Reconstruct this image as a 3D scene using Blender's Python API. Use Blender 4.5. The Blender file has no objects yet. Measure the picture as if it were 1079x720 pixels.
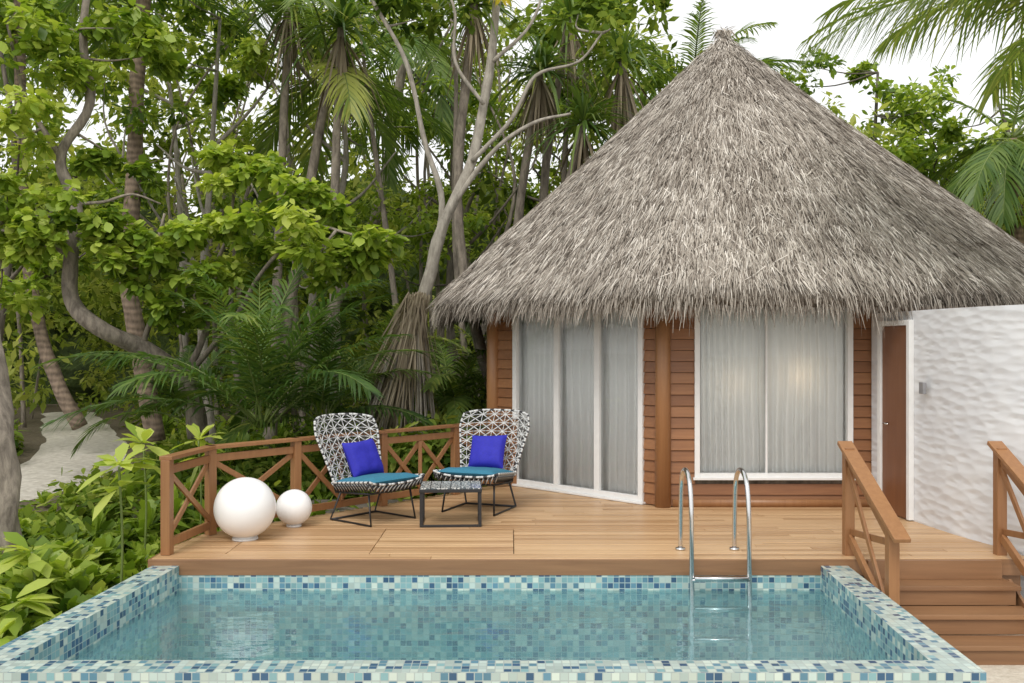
import bpy, math, random
import numpy as np
from mathutils import Vector, Matrix, noise
rng=np.random.default_rng(11); random.seed(11)
scene=bpy.context.scene
EYE=1.85
# survey station: lateral and vertical offsets in mm per metre of distance, seen from the tripod
def S(u,v,d): return Vector((u*d/1000.0, d, EYE+v*d/1000.0))
def link(o,parent=None):
    scene.collection.objects.link(o)
    if parent: o.parent=parent
    return o
def root(name):
    return link(bpy.data.objects.new(name,None))

# ------------------------------------------------------------------ materials
class NT:
    def __init__(s,name):
        s.m=bpy.data.materials.new(name); s.m.use_nodes=True
        s.t=s.m.node_tree; s.n=s.t.nodes; s.l=s.t.links
        s.b=s.n['Principled BSDF']; s.out=s.n['Material Output']
    def add(s,typ,**k):
        x=s.n.new(typ)
        for a,b in k.items(): setattr(x,a,b)
        return x
    def lk(s,a,b): s.l.new(a,b)
    def ramp(s,fac,stops,interp='LINEAR'):
        r=s.add('ShaderNodeValToRGB'); r.color_ramp.interpolation=interp
        e=r.color_ramp.elements
        while len(e)<len(stops): e.new(0.5)
        for i,(p,c) in enumerate(stops):
            e[i].position=p; e[i].color=(*c,1)
        if fac is not None: s.lk(fac,r.inputs['Fac'])
        return r.outputs['Color']
    def noise(s,scale=5,detail=4,vec=None,rough=0.55,dist=0):
        x=s.add('ShaderNodeTexNoise'); x.inputs['Scale'].default_value=scale
        x.inputs['Detail'].default_value=detail; x.inputs['Roughness'].default_value=rough
        x.inputs['Distortion'].default_value=dist
        if vec is not None: s.lk(vec,x.inputs['Vector'])
        return x.outputs['Fac']
    def coord(s,kind='Object',scale=(1,1,1)):
        c=s.add('ShaderNodeTexCoord'); m=s.add('ShaderNodeMapping')
        m.inputs['Scale'].default_value=scale
        s.lk(c.outputs[kind],m.inputs['Vector']); return m.outputs['Vector']
    def math(s,op,a,b=None):
        m=s.add('ShaderNodeMath',operation=op)
        for i,x in enumerate((a,b)):
            if x is None: continue
            if isinstance(x,(int,float)): m.inputs[i].default_value=x
            else: s.lk(x,m.inputs[i])
        return m.outputs[0]
    def mix(s,fac,a,b,mode='MIX'):
        m=s.add('ShaderNodeMix',data_type='RGBA',blend_type=mode)
        for sock,x in ((m.inputs['Factor'],fac),(m.inputs[6],a),(m.inputs[7],b)):
            if isinstance(x,(int,float)): sock.default_value=x
            elif isinstance(x,tuple): sock.default_value=(*x,1)
            else: s.lk(x,sock)
        return m.outputs[2]
    def bump(s,h,strength=0.4,dist=0.02):
        b=s.add('ShaderNodeBump'); b.inputs['Strength'].default_value=strength
        b.inputs['Distance'].default_value=dist; s.lk(h,b.inputs['Height'])
        s.lk(b.outputs[0],s.b.inputs['Normal']); return b.outputs[0]

def plain(name,col,rough=0.5,metal=0,var=0.12,scale=12,bump=0.0):
    t=NT(name); n=t.noise(scale,3,t.coord())
    c1=tuple(x*(1-var) for x in col); c2=tuple(min(1,x*(1+var)) for x in col)
    t.lk(t.ramp(n,[(0.3,c1),(0.7,c2)]),t.b.inputs['Base Color'])
    t.b.inputs['Roughness'].default_value=rough; t.b.inputs['Metallic'].default_value=metal
    if bump: t.bump(n,bump,0.01)
    return t.m

def wood(name,dark,light,axis=0,rough=0.45,isl=0.5,bump=0.15):
    t=NT(name); sc=[22,22,22]; sc[axis]=1.3
    v=t.coord('Object',tuple(sc))
    g=t.add('ShaderNodeNewGeometry')
    av=t.add('ShaderNodeVectorMath',operation='ADD'); t.lk(v,av.inputs[0])
    cm=t.add('ShaderNodeCombineXYZ'); off=t.math('MULTIPLY',g.outputs['Random Per Island'],37.0)
    for i in range(3): t.lk(off,cm.inputs[i])
    t.lk(cm.outputs[0],av.inputs[1])
    n=t.noise(1.0,5,av.outputs[0],0.6,0.4)
    r=t.math('MULTIPLY',g.outputs['Random Per Island'],isl)
    f=t.math('ADD',t.math('MULTIPLY',n,1.0-isl*0.55),r)
    f=t.math('SUBTRACT',f,0.12)
    big=t.noise(1.1,3,t.coord())
    col=t.ramp(f,[(0.15,dark),(0.85,light)])
    col=t.mix(t.math('MULTIPLY',big,0.30),col,tuple(x*0.6 for x in dark),'MIX')
    t.lk(col,t.b.inputs['Base Color'])
    rr=t.math('ADD',t.math('MULTIPLY',t.noise(2.3,3,t.coord()),0.3),rough-0.15); t.lk(rr,t.b.inputs['Roughness'])
    t.bump(n,bump,0.004)
    return t.m

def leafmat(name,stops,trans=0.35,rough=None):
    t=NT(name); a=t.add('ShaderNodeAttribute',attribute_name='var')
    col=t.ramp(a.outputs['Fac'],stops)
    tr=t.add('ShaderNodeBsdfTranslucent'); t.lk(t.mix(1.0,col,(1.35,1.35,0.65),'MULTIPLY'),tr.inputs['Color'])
    if rough is None:
        df=t.add('ShaderNodeBsdfDiffuse'); t.lk(col,df.inputs['Color']); sh=df.outputs[0]; t.n.remove(t.b)
    else:
        t.lk(col,t.b.inputs['Base Color']); t.b.inputs['Roughness'].default_value=rough
        t.b.inputs['Specular IOR Level'].default_value=0.35; sh=t.b.outputs[0]
    mx=t.add('ShaderNodeMixShader'); mx.inputs[0].default_value=trans
    t.lk(sh,mx.inputs[1]); t.lk(tr.outputs[0],mx.inputs[2]); t.lk(mx.outputs[0],t.out.inputs[0])
    return t.m

def bark(name,dark,light,ring=False):
    t=NT(name); v=t.coord('Object',(6,6,2.0)); n=t.noise(2.0,6,v,0.65,0.3)
    f=n
    if ring:
        w=t.add('ShaderNodeTexWave',bands_direction='Z'); w.inputs['Scale'].default_value=2.6
        w.inputs['Distortion'].default_value=5; w.inputs['Detail'].default_value=3
        t.lk(t.coord(),w.inputs['Vector'])
        f=t.math('ADD',t.math('MULTIPLY',n,0.8),t.math('MULTIPLY',w.outputs['Fac'],0.2))
    t.lk(t.ramp(f,[(0.32,dark),(0.68,light)]),t.b.inputs['Base Color'])
    t.b.inputs['Roughness'].default_value=0.9
    t.bump(f,0.6,0.03); return t.m

def tile(name,cols,grout,size=0.05,rough=0.2,wob=0.0):
    t=NT(name)
    tc=t.add('ShaderNodeTexCoord'); vec=tc.outputs['UV']
    if wob:  # wavy lookup paints the water's refraction into the tile pattern
        nz=t.add('ShaderNodeTexNoise'); nz.inputs['Scale'].default_value=3.0; nz.inputs['Detail'].default_value=2
        t.lk(vec,nz.inputs['Vector'])
        sb=t.add('ShaderNodeVectorMath',operation='SUBTRACT'); t.lk(nz.outputs['Color'],sb.inputs[0]); sb.inputs[1].default_value=(.5,.5,.5)
        sc=t.add('ShaderNodeVectorMath',operation='SCALE'); t.lk(sb.outputs[0],sc.inputs[0]); sc.inputs['Scale'].default_value=wob
        ad=t.add('ShaderNodeVectorMath',operation='ADD'); t.lk(vec,ad.inputs[0]); t.lk(sc.outputs[0],ad.inputs[1]); vec=ad.outputs[0]
    s=t.add('ShaderNodeVectorMath',operation='SCALE'); s.inputs['Scale'].default_value=1/size; t.lk(vec,s.inputs[0])
    fl=t.add('ShaderNodeVectorMath',operation='FLOOR'); t.lk(s.outputs[0],fl.inputs[0])
    fr=t.add('ShaderNodeVectorMath',operation='FRACTION'); t.lk(s.outputs[0],fr.inputs[0])
    wn=t.add('ShaderNodeTexWhiteNoise',noise_dimensions='2D'); t.lk(fl.outputs[0],wn.inputs['Vector'])
    col=t.ramp(wn.outputs['Value'],cols,'CONSTANT')
    # kiln variation from tile to tile
    hs=t.add('ShaderNodeHueSaturation'); t.lk(col,hs.inputs['Color'])
    wn2=t.add('ShaderNodeTexWhiteNoise',noise_dimensions='3D'); t.lk(fl.outputs[0],wn2.inputs['Vector'])
    t.lk(t.math('ADD',t.math('MULTIPLY',wn2.outputs['Value'],0.35),0.82),hs.inputs['Value']); col=hs.outputs[0]
    sp=t.add('ShaderNodeSeparateXYZ'); t.lk(fr.outputs[0],sp.inputs[0])
    def edge(o):
        d=t.math('ABSOLUTE',t.math('SUBTRACT',o,0.5)); return t.math('GREATER_THAN',d,0.44)
    g=t.math('MAXIMUM',edge(sp.outputs[0]),edge(sp.outputs[1]))
    n=t.noise(3,3,t.coord())
    col=t.mix(g,col,grout)
    col=t.mix(t.math('MULTIPLY',n,0.2),col,(0.35,0.37,0.34),'MULTIPLY')
    t.lk(col,t.b.inputs['Base Color']); t.b.inputs['Roughness'].default_value=rough
    t.bump(t.math('SUBTRACT',1.0,g),0.4,0.003)
    return t.m

# ------------------------------------------------------------------ mesh builder
class MB:
    def __init__(s): s.v=[];s.f=[];s.m=[];s.uv=[]
    def hexa(s,p,mat=0):
        b=len(s.v); s.v+= [tuple(x) for x in p]
        for q in ((0,3,2,1),(4,5,6,7),(0,1,5,4),(1,2,6,5),(2,3,7,6),(3,0,4,7)):
            s.f.append(tuple(b+i for i in q)); s.m.append(mat); s.uv.append(None)
    def box(s,x0,x1,y0,y1,z0,z1,mat=0):
        s.hexa([(x0,y0,z0),(x1,y0,z0),(x1,y1,z0),(x0,y1,z0),(x0,y0,z1),(x1,y0,z1),(x1,y1,z1),(x0,y1,z1)],mat)
    def beam(s,a,b,w,h,mat=0):
        a=Vector(a);b=Vector(b);d=(b-a).normalized()
        up=Vector((0,0,1))
        if abs(d.z)>0.95: up=Vector((0,1,0))
        sd=d.cross(up).normalized(); u=sd.cross(d).normalized()
        p=[a-sd*w/2-u*h/2,b-sd*w/2-u*h/2,b+sd*w/2-u*h/2,a+sd*w/2-u*h/2,
           a-sd*w/2+u*h/2,b-sd*w/2+u*h/2,b+sd*w/2+u*h/2,a+sd*w/2+u*h/2]
        s.hexa(p,mat)
    def post(s,x,y,z0,z1,w,ang=0,mat=0):
        c,sn=math.cos(ang)*w/2,math.sin(ang)*w/2
        o=[(-c+sn,-sn-c),(c+sn,sn-c),(c-sn,sn+c),(-c-sn,-sn+c)]
        s.hexa([(x+a,y+b,z0) for a,b in o]+[(x+a,y+b,z1) for a,b in o],mat)
    def quad(s,p,uv=None,mat=0):
        b=len(s.v); s.v+=[tuple(x) for x in p]; s.f.append(tuple(range(b,b+len(p)))); s.m.append(mat); s.uv.append(uv)
    def tube(s,pts,rad,n=8,mat=0,wob=0,cap=True):
        pts=[Vector(p) for p in pts]; m=len(pts); b=len(s.v)
        if not hasattr(rad,'__len__'): rad=[rad]*m
        ref=None
        for i,p in enumerate(pts):
            t=(pts[min(i+1,m-1)]-pts[max(i-1,0)])
            if t.length<1e-9: t=Vector((0,0,1))
            t.normalize()
            if ref is None:
                ref=Vector((1,0,0)) if abs(t.x)<0.8 else Vector((0,1,0))
            ref=(ref-t*ref.dot(t)).normalized(); bi=t.cross(ref)
            for k in range(n):
                a=2*math.pi*k/n
                r=rad[i]
                if wob: r*=1+wob*noise.noise(Vector((p.x*2+math.cos(a)*1.5,p.y*2+math.sin(a)*1.5,p.z*2.5)))
                s.v.append(tuple(p+(ref*math.cos(a)+bi*math.sin(a))*r))
        for i in range(m-1):
            for k in range(n):
                s.f.append((b+i*n+k,b+i*n+(k+1)%n,b+(i+1)*n+(k+1)%n,b+(i+1)*n+k)); s.m.append(mat); s.uv.append(None)
        if cap:
            s.f.append(tuple(b+k for k in range(n))[::-1]); s.m.append(mat); s.uv.append(None)
            s.f.append(tuple(b+(m-1)*n+k for k in range(n))); s.m.append(mat); s.uv.append(None)
    def build(s,name,mats,parent=None,smooth=False,bevel=0):
        me=bpy.data.meshes.new(name); me.from_pydata(s.v,[],s.f)
        if not isinstance(mats,(list,tuple)): mats=[mats]
        for m in mats: me.materials.append(m)
        me.polygons.foreach_set('material_index',s.m)
        if any(u is not None for u in s.uv):
            ul=me.uv_layers.new(name='UVMap'); 
            for p,u in zip(me.polygons,s.uv):
                if u is None: continue
                for li,c in zip(p.loop_indices,u): ul.data[li].uv=c
        if smooth: me.polygons.foreach_set('use_smooth',[True]*len(me.polygons))
        me.update(); o=bpy.data.objects.new(name,me); link(o,parent)
        if bevel:
            md=o.modifiers.new('bevel','BEVEL'); md.width=bevel; md.segments=2; md.limit_method='ANGLE'
        return o

def cat(pts,k=6):
    pts=[Vector(p) for p in pts]
    if len(pts)<3: return [pts[0].lerp(pts[1],i/k) for i in range(k+1)]
    P=[pts[0]*2-pts[1]]+pts+[pts[-1]*2-pts[-2]]; out=[]
    for i in range(1,len(P)-2):
        for j in range(k):
            t=j/k; a,b,c,d=P[i-1],P[i],P[i+1],P[i+2]
            out.append(0.5*((2*b)+(c-a)*t+(2*a-5*b+4*c-d)*t*t+(3*b-a-3*c+d)*t**3))
    out.append(pts[-1]); return out
def limb(mb,pts,r0,r1,n=9,k=6,wob=0.25,mat=0):
    q=cat(pts,k); m=len(q)
    mb.tube(q,[r0+(r1-r0)*(i/(m-1))**0.8 for i in range(m)],n,mat,wob); return q

def norm(a): return a/np.maximum(np.linalg.norm(a,axis=-1,keepdims=True),1e-9)
class LB:
    def __init__(s): s.P=[];s.A=[];s.N=[];s.L=[];s.W=[];s.D=[];s.V=[]
    def add(s,P,A,N,L,W,D,V):
        n=len(P); s.P.append(np.asarray(P,float)); s.A.append(np.asarray(A,float)); s.N.append(np.asarray(N,float))
        for lst,x in ((s.L,L),(s.W,W),(s.D,D),(s.V,V)):
            lst.append(np.broadcast_to(np.asarray(x,float),(n,)).copy())
    def build(s,name,mat,parent,profile,smooth=False):
        P=np.concatenate(s.P);A=norm(np.concatenate(s.A));N=norm(np.concatenate(s.N))
        L=np.concatenate(s.L);W=np.concatenate(s.W);D=np.concatenate(s.D);V=np.concatenate(s.V)
        n=len(P);K=len(profile)-1;t=np.linspace(0,1,K+1);pr=np.array(profile)
        side=norm(np.cross(A,N))
        C=P[:,None,:]+A[:,None,:]*(L[:,None]*t)[:,:,None]
        C[:,:,2]-=(D*L)[:,None]*t**2
        off=side[:,None,:]*(W[:,None]*pr*0.5)[:,:,None]
        v=np.stack([C-off,C+off],axis=2).reshape(-1,3)
        base=(np.arange(n)*(K+1)*2)[:,None]; k=np.arange(K)[None,:]*2
        q=np.stack([base+k,base+k+1,base+k+3,base+k+2],axis=2).reshape(-1)
        nf=n*K; me=bpy.data.meshes.new(name)
        me.vertices.add(len(v)); me.vertices.foreach_set('co',v.astype(np.float32).ravel())
        me.loops.add(nf*4); me.loops.foreach_set('vertex_index',q.astype(np.int32))
        me.polygons.add(nf); me.polygons.foreach_set('loop_start',(np.arange(nf)*4).astype(np.int32))
        me.update(calc_edges=True)
        at=me.attributes.new('var','FLOAT','FACE'); at.data.foreach_set('value',np.repeat(V,K).astype(np.float32))
        me.materials.append(mat); me.validate()
        o=bpy.data.objects.new(name,me); link(o,parent); return o
OV=[0.12,0.85,1.0,0.04]; KITE=[0.1,1.0,0.03]; BLADE=[0.7,1.0,0.75,0.05]

def clump(lb,c,r,n,L,W,var,flat=0.7,droop=0.25):
    d=norm(rng.normal(size=(n,3))); rr=r*rng.random(n)**0.45
    p=np.array(c)+d*rr[:,None]*np.array([1,1,flat])
    p+= rng.normal(size=(n,3))*0.08*r
    a=norm(d*np.array([1,1,0.35])+rng.normal(size=(n,3))*0.55+np.array([0,0,-0.15]))
    nn=norm(np.array([0,0,1.0])+rng.normal(size=(n,3))*0.42+d*0.35)
    nn=norm(nn-a*np.sum(nn*a,axis=1,keepdims=True)*0.8)
    s=rng.uniform(0.6,1.3,n)
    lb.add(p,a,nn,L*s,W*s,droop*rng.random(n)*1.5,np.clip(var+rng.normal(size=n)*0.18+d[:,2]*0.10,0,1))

def frond(lb,mb,base,az,elev,L,droop,LL,LW,n=34,var=0.5,ldroop=0.35,rr=0.018,angle0=55,mat=0):
    p=Vector(base); pts=[p.copy()]; T=[]; m=20
    for i in range(m):
        t=i/m; e=elev-droop*t**1.3
        d=Vector((math.cos(az)*math.cos(e),math.sin(az)*math.cos(e),math.sin(e)))
        T.append(d); p=p+d*(L/m); pts.append(p.copy())
    mb.tube(pts,[rr*(1-0.85*i/m) for i in range(m+1)],5,mat)
    P=[];A=[];N=[];Ls=[]
    for j in range(n):
        t=0.14+0.86*j/(n-1); f=t*m; i=min(int(f),m-1); q=pts[i].lerp(pts[i+1],f-i); tg=T[i]
        sd=tg.cross(Vector((0,0,1)))
        if sd.length<1e-3: sd=Vector((math.sin(az),-math.cos(az),0))
        sd.normalize(); up=sd.cross(tg)
        a=math.radians(angle0-28*t)
        for sg in (-1,1):
            dr=sd*sg*math.sin(a)+tg*math.cos(a)+up*0.18
            P.append(q); A.append(dr+Vector(rng.normal(size=3)*0.06)); N.append(up+sd*sg*-0.35+Vector(rng.normal(size=3)*0.12))
            Ls.append(LL*(math.sin(math.pi*min(0.97,0.16+0.8*t))**0.6)*random.uniform(0.85,1.1))
    lb.add(P,A,N,Ls,LW,ldroop*rng.uniform(0.6,1.4,len(P)),np.clip(var+rng.normal(size=len(P))*0.1,0,1))

def rosette(lb,c,n,L,W,var,emin=-20,emax=80,droop=0.6):
    az=rng.uniform(0,2*math.pi,n); el=np.radians(rng.uniform(emin,emax,n))
    a=np.stack([np.cos(az)*np.cos(el),np.sin(az)*np.cos(el),np.sin(el)],1)
    up=np.array([0,0,1.0]); nn=norm(up-a*(a@up)[:,None]+rng.normal(size=(n,3))*0.15)
    lb.add(np.array(c)+a*0.04,a,nn,L*rng.uniform(0.7,1.15,n),W*rng.uniform(0.8,1.2,n),droop*rng.uniform(0.5,1.3,n),np.clip(var+rng.normal(size=n)*0.15,0,1))

# ------------------------------------------------------------------ palette
M_deck=wood('deck_wood',(0.40,0.225,0.105),(0.70,0.47,0.26),0,0.40,0.55)
M_sid=wood('siding_wood',(0.20,0.08,0.03),(0.38,0.175,0.07),0,0.45,0.4)
M_post=wood('post_wood',(0.25,0.11,0.042),(0.42,0.21,0.088),2,0.42,0.3)
M_step=wood('step_wood',(0.21,0.105,0.05),(0.39,0.21,0.10),0,0.45,0.3)
M_door=wood('door_wood',(0.17,0.065,0.028),(0.25,0.105,0.043),2,0.4,0.2)
M_white=plain('white_paint',(0.76,0.76,0.75),0.35,0,0.03)
M_black=plain('black_metal',(0.02,0.02,0.022),0.4,0,0.1)
M_chrome=plain('stainless_steel',(0.68,0.68,0.68),0.16,1,0.03)
M_bark1=bark('grey_brown_bark',(0.12,0.10,0.08),(0.36,0.31,0.25))
M_bark2=bark('pale_bark',(0.20,0.18,0.15),(0.42,0.385,0.325))
M_barkp=bark('palm_bark',(0.13,0.095,0.07),(0.32,0.24,0.175),True)
M_barkd=bark('dark_bark',(0.06,0.052,0.04),(0.20,0.17,0.135))
M_stem=plain('green_stem',(0.14,0.19,0.045),0.5)
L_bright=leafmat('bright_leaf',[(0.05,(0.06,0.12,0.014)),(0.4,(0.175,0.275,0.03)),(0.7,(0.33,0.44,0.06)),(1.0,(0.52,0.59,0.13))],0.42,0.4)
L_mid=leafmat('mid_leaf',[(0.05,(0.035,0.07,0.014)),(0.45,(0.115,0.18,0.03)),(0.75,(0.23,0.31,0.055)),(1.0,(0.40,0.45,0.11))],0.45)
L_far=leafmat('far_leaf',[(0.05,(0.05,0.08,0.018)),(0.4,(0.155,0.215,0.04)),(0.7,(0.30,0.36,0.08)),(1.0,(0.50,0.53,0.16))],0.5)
L_palm=leafmat('palm_leaf',[(0.1,(0.03,0.07,0.02)),(0.5,(0.085,0.16,0.035)),(0.85,(0.20,0.28,0.06)),(1.0,(0.40,0.43,0.11))],0.38,0.35)
L_dead=leafmat('dead_leaf',[(0.1,(0.10,0.08,0.055)),(0.5,(0.30,0.25,0.18)),(1.0,(0.50,0.43,0.32))],0.15)
L_yel=leafmat('yellow_frond',[(0.1,(0.22,0.20,0.02)),(0.6,(0.48,0.40,0.04)),(1.0,(0.6,0.48,0.07))],0.4)

# ------------------------------------------------------------------ ground
def gz(x,y):
    k=min(1,max(0,(-x-3.2)/4))*min(1,max(0,(y-8)/8))
    k2=min(1,max(0,(y-13)/6))
    h=-0.65+0.38*max(k,k2*0.9)
    if x<-3.6 or y>14 : h+=0.06*noise.noise(Vector((x*0.35,y*0.35,0)))
    return h
tg=NT('ground_soil')
n1=tg.noise(0.5,4,tg.coord()); n2=tg.noise(14,5,tg.coord(),0.7)
sandc=tg.ramp(n2,[(0.3,(0.50,0.44,0.35)),(0.7,(0.68,0.62,0.52))])
soilc=tg.ramp(n2,[(0.3,(0.05,0.042,0.027)),(0.55,(0.14,0.11,0.07)),(0.75,(0.26,0.21,0.14))])
gg=tg.add('ShaderNodeSeparateXYZ'); tg.lk(tg.coord(),gg.inputs[0])
mk=tg.math('GREATER_THAN',tg.math('ADD',gg.outputs[0],tg.math('MULTIPLY',n1,0.8)),-2.6)
mk2=tg.math('LESS_THAN',gg.outputs[1],8.5)
tg.lk(tg.mix(tg.math('MULTIPLY',mk,mk2),soilc,sandc),tg.b.inputs['Base Color']); tg.b.inputs['Roughness'].default_value=0.95
tg.bump(n2,0.7,0.03)
HX0,HX1,HY0,HY1=-3.1,2.8,5.65,8.26
xs=sorted(set([-300,-120,-60]+[-30+0.75*i for i in range(81)]+[45,80,150,300]+[HX0,HX1]))
ys=sorted(set([-200,-80,-30,-10]+[0.75*i for i in range(60)]+[55,90,180,400]+[HY0,HY1]))
mb=MB()
nx=len(xs)
for y in ys:
    for x in xs: mb.v.append((x,y,gz(x,y)))
for j in range(len(ys)-1):
    for i in range(nx-1):
        if xs[i]>=HX0-1e-6 and xs[i+1]<=HX1+1e-6 and ys[j]>=HY0-1e-6 and ys[j+1]<=HY1+1e-6: continue
        mb.f.append((j*nx+i,j*nx+i+1,(j+1)*nx+i+1,(j+1)*nx+i)); mb.m.append(0); mb.uv.append(None)
mb.build('ground',tg.m,None,True)

# sandy path on the left
mb=MB(); ctr=cat([(-11.5,10.5,0),(-8.6,12.8,0),(-7.7,15.8,0),(-9.0,20,0),(-11.5,25,0),(-14,30,0)],8)
prev=None
for i,p in enumerate(ctr):
    t=(ctr[min(i+1,len(ctr)-1)]-ctr[max(i-1,0)]).normalized(); sd=Vector((t.y,-t.x,0)); w=0.8+0.2*noise.noise(p*0.7)
    row=[]
    for k in (-1,-0.5,0,0.5,1):
        q=p+sd*w*k; row.append((q.x,q.y,gz(q.x,q.y)+(0.045 if abs(k)<1 else 0.0)))
    if prev:
        for a in range(4): mb.quad([prev[a],prev[a+1],row[a+1],row[a]])
    prev=row
ts=NT('path_sand'); n=ts.noise(9,5,ts.coord()); ts.lk(ts.ramp(n,[(0.3,(0.42,0.38,0.32)),(0.7,(0.66,0.62,0.55))]),ts.b.inputs['Base Color']); ts.b.inputs['Roughness'].default_value=0.95; ts.bump(n,0.5,0.02)
mb.build('sand_path',ts.m,None,True)
def nearpath(x,y,d): return min(math.hypot(x-c_.x,y-c_.y) for c_ in ctr)<d

# ------------------------------------------------------------------ pool
C_pale=(0.46,0.56,0.52); C_cream=(0.54,0.62,0.55); C_teal=(0.22,0.39,0.41); C_blue=(0.045,0.11,0.20); C_mid=(0.11,0.24,0.32)
M_tile=tile('mosaic_tile',[(0,C_pale),(0.30,C_cream),(0.52,C_teal),(0.62,C_pale),(0.74,C_blue),(0.86,C_mid)],(0.40,0.46,0.44))
M_tilew=tile('mosaic_wall_tile',[(0,C_teal),(0.22,C_pale),(0.36,C_mid),(0.52,C_teal),(0.70,C_blue),(0.86,C_cream)],(0.40,0.50,0.48))
M_tilef=tile('mosaic_floor_tile',[(0,(0.34,0.56,0.58)),(0.25,(0.22,0.45,0.49)),(0.5,(0.41,0.64,0.65)),(0.75,(0.11,0.29,0.36)),(0.83,(0.50,0.71,0.71))],(0.43,0.62,0.63),0.06,0.3,0.12)
pool=root('swimming_pool'); mb=MB()
ZT=-0.055; ZB=-0.90; W=0.23
OF=[(-3.27,5.54),(2.77,5.54),(2.92,8.30),(-3.12,8.30)]     # outer corners
IN=[(-3.03,5.76),(2.53,5.76),(2.68,8.24),(-2.89,8.24)]     # inner corners
def L2(a,b): return math.hypot(a[0]-b[0],a[1]-b[1])
for i in (0,1,3):
    j=(i+1)%4; a,b,c,d=OF[i],OF[j],IN[j],IN[i]
    mb.quad([(a[0],a[1],ZT),(b[0],b[1],ZT),(c[0],c[1],ZT),(d[0],d[1],ZT)],[a,b,c,d],0)
for i in range(4):
    j=(i+1)%4
    a,b=OF[i],OF[j]; l=L2(a,b)
    if i!=2: mb.quad([(a[0],a[1],-0.75),(b[0],b[1],-0.75),(b[0],b[1],ZT),(a[0],a[1],ZT)],[(0,-0.70),(l,-0.70),(l,-0.0),(0,-0.0)],0)
    a,b=IN[i],IN[j]; l=L2(a,b)
    mb.quad([(b[0],b[1],ZB),(a[0],a[1],ZB),(a[0],a[1],ZT),(b[0],b[1],ZT)],[(l,ZB-ZT),(0,ZB-ZT),(0,0),(l,0)],1)
mb.quad([(x,y,ZB) for x,y in IN],IN,2)
mb.build('pool_shell',[M_tile,M_tilew,M_tilef],pool)
tw=NT('pool_water')
tr=tw.add('ShaderNodeBsdfTransparent'); tr.inputs[0].default_value=(0.82,0.95,0.97,1)
di=tw.add('ShaderNodeBsdfDiffuse'); di.inputs[0].default_value=(0.28,0.56,0.60,1)
mt_=tw.add('ShaderNodeMixShader'); mt_.inputs[0].default_value=0.24; tw.lk(tr.outputs[0],mt_.inputs[1]); tw.lk(di.outputs[0],mt_.inputs[2])
gl=tw.add('ShaderNodeBsdfGlossy'); gl.inputs['Roughness'].default_value=0.02; gl.inputs[0].default_value=(0.95,1,1,1)
fr=tw.add('ShaderNodeFresnel'); fr.inputs[0].default_value=1.33
na=tw.noise(3.2,3,tw.coord('Object',(1,1.6,1)),0.5,0.6); nb=tw.noise(11,2,tw.coord('Object',(1,1.3,1)))
bp=tw.add('ShaderNodeBump'); bp.inputs['Strength'].default_value=0.35; bp.inputs['Distance'].default_value=0.03
tw.lk(tw.math('ADD',na,tw.math('MULTIPLY',nb,0.3)),bp.inputs['Height'])
tw.lk(bp.outputs[0],gl.inputs['Normal']); tw.lk(bp.outputs[0],fr.inputs['Normal'])
mx=tw.add('ShaderNodeMixShader'); tw.lk(fr.outputs[0],mx.inputs[0]); tw.lk(mt_.outputs[0],mx.inputs[1]); tw.lk(gl.outputs[0],mx.inputs[2]); tw.lk(mx.outputs[0],tw.out.inputs[0])
mb=MB(); mb.quad([(IN[0][0]+.001,IN[0][1]+.001,-0.27),(IN[1][0]-.001,IN[1][1]+.001,-0.27),(IN[2][0]-.001,IN[2][1]-.001,-0.27),(IN[3][0]+.001,IN[3][1]-.001,-0.27)])
mb.build('pool_water',tw.m,pool)

# pool ladder
lad=root('pool_ladder'); mb=MB()
for x in (1.53,2.02):
    mb.tube(cat([(x,8.62,0.0),(x,8.60,0.4),(x,8.55,0.66),(x,8.38,0.76),(x,8.18,0.68),(x,8.10,0.45),(x,8.08,0.0),(x,8.06,-0.5),(x,8.08,-0.88)],8),0.021,12)
    mb.tube([(x,8.62,0.001),(x,8.62,0.02)],0.045,14)
for z in (-0.12,-0.38,-0.64):
    mb.box(1.55,2.0,8.02,8.10,z-0.012,z+0.012)
    mb.tube([(1.53,8.06,z-0.02),(2.02,8.06,z-0.02)],0.012,8)
mb.build('ladder_rails',M_chrome,lad,True)

# ------------------------------------------------------------------ deck
deck=root('wooden_deck'); mb=MB()
LE=[(8.25,-3.14),(8.7,-3.14),(9.35,-3.04),(10.1,-2.40),(11.0,-1.58),(11.95,-0.78),(13.2,0.2),(14,0.6)]
def left(y):
    for (a,xa),(b,xb) in zip(LE,LE[1:]):
        if y<=b: return xa+(xb-xa)*(y-a)/(b-a)
    return LE[-1][1]
def right_(y):
    R=[(8.25,4.50),(8.7,4.55),(9.4,4.45),(10.0,4.32),(10.9,4.2),(14,4.2)]
    for (a,xa),(b,xb) in zip(R,R[1:]):
        if y<=b: return xa+(xb-xa)*(y-a)/(b-a)
    return 4.2
y=8.265; pw=0.098; row=0
while y<12.9:
    x=left(y+pw/2); xe=right_(y+pw/2)
    hatch=2<=row<=13
    cuts=[c for c in (-2.55,-1.27,0.02) if hatch and c>x+0.2]
    while x<xe-0.01:
        if cuts: x2=cuts.pop(0); gap=0.007
        else: x2=min(xe,x+random.uniform(1.8,3.2)); gap=0.003
        if xe-x2<0.4: x2=xe
        z=random.uniform(-0.0015,0.0015)
        mb.box(x,x2-gap,y,y+pw-(0.010 if row in (1,13) else 0.006),-0.03,z); x=x2
    y+=pw; row+=1
mb.build('deck_boards',M_deck,deck,False,0.003)
mb=MB()
mb.box(-3.16,4.5,8.235,8.262,-0.14,-0.004)
mb.box(-3.1,4.4,8.35,8.40,-0.16,-0.032); mb.box(-3.0,4.4,9.5,9.55,-0.16,-0.032)
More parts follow.
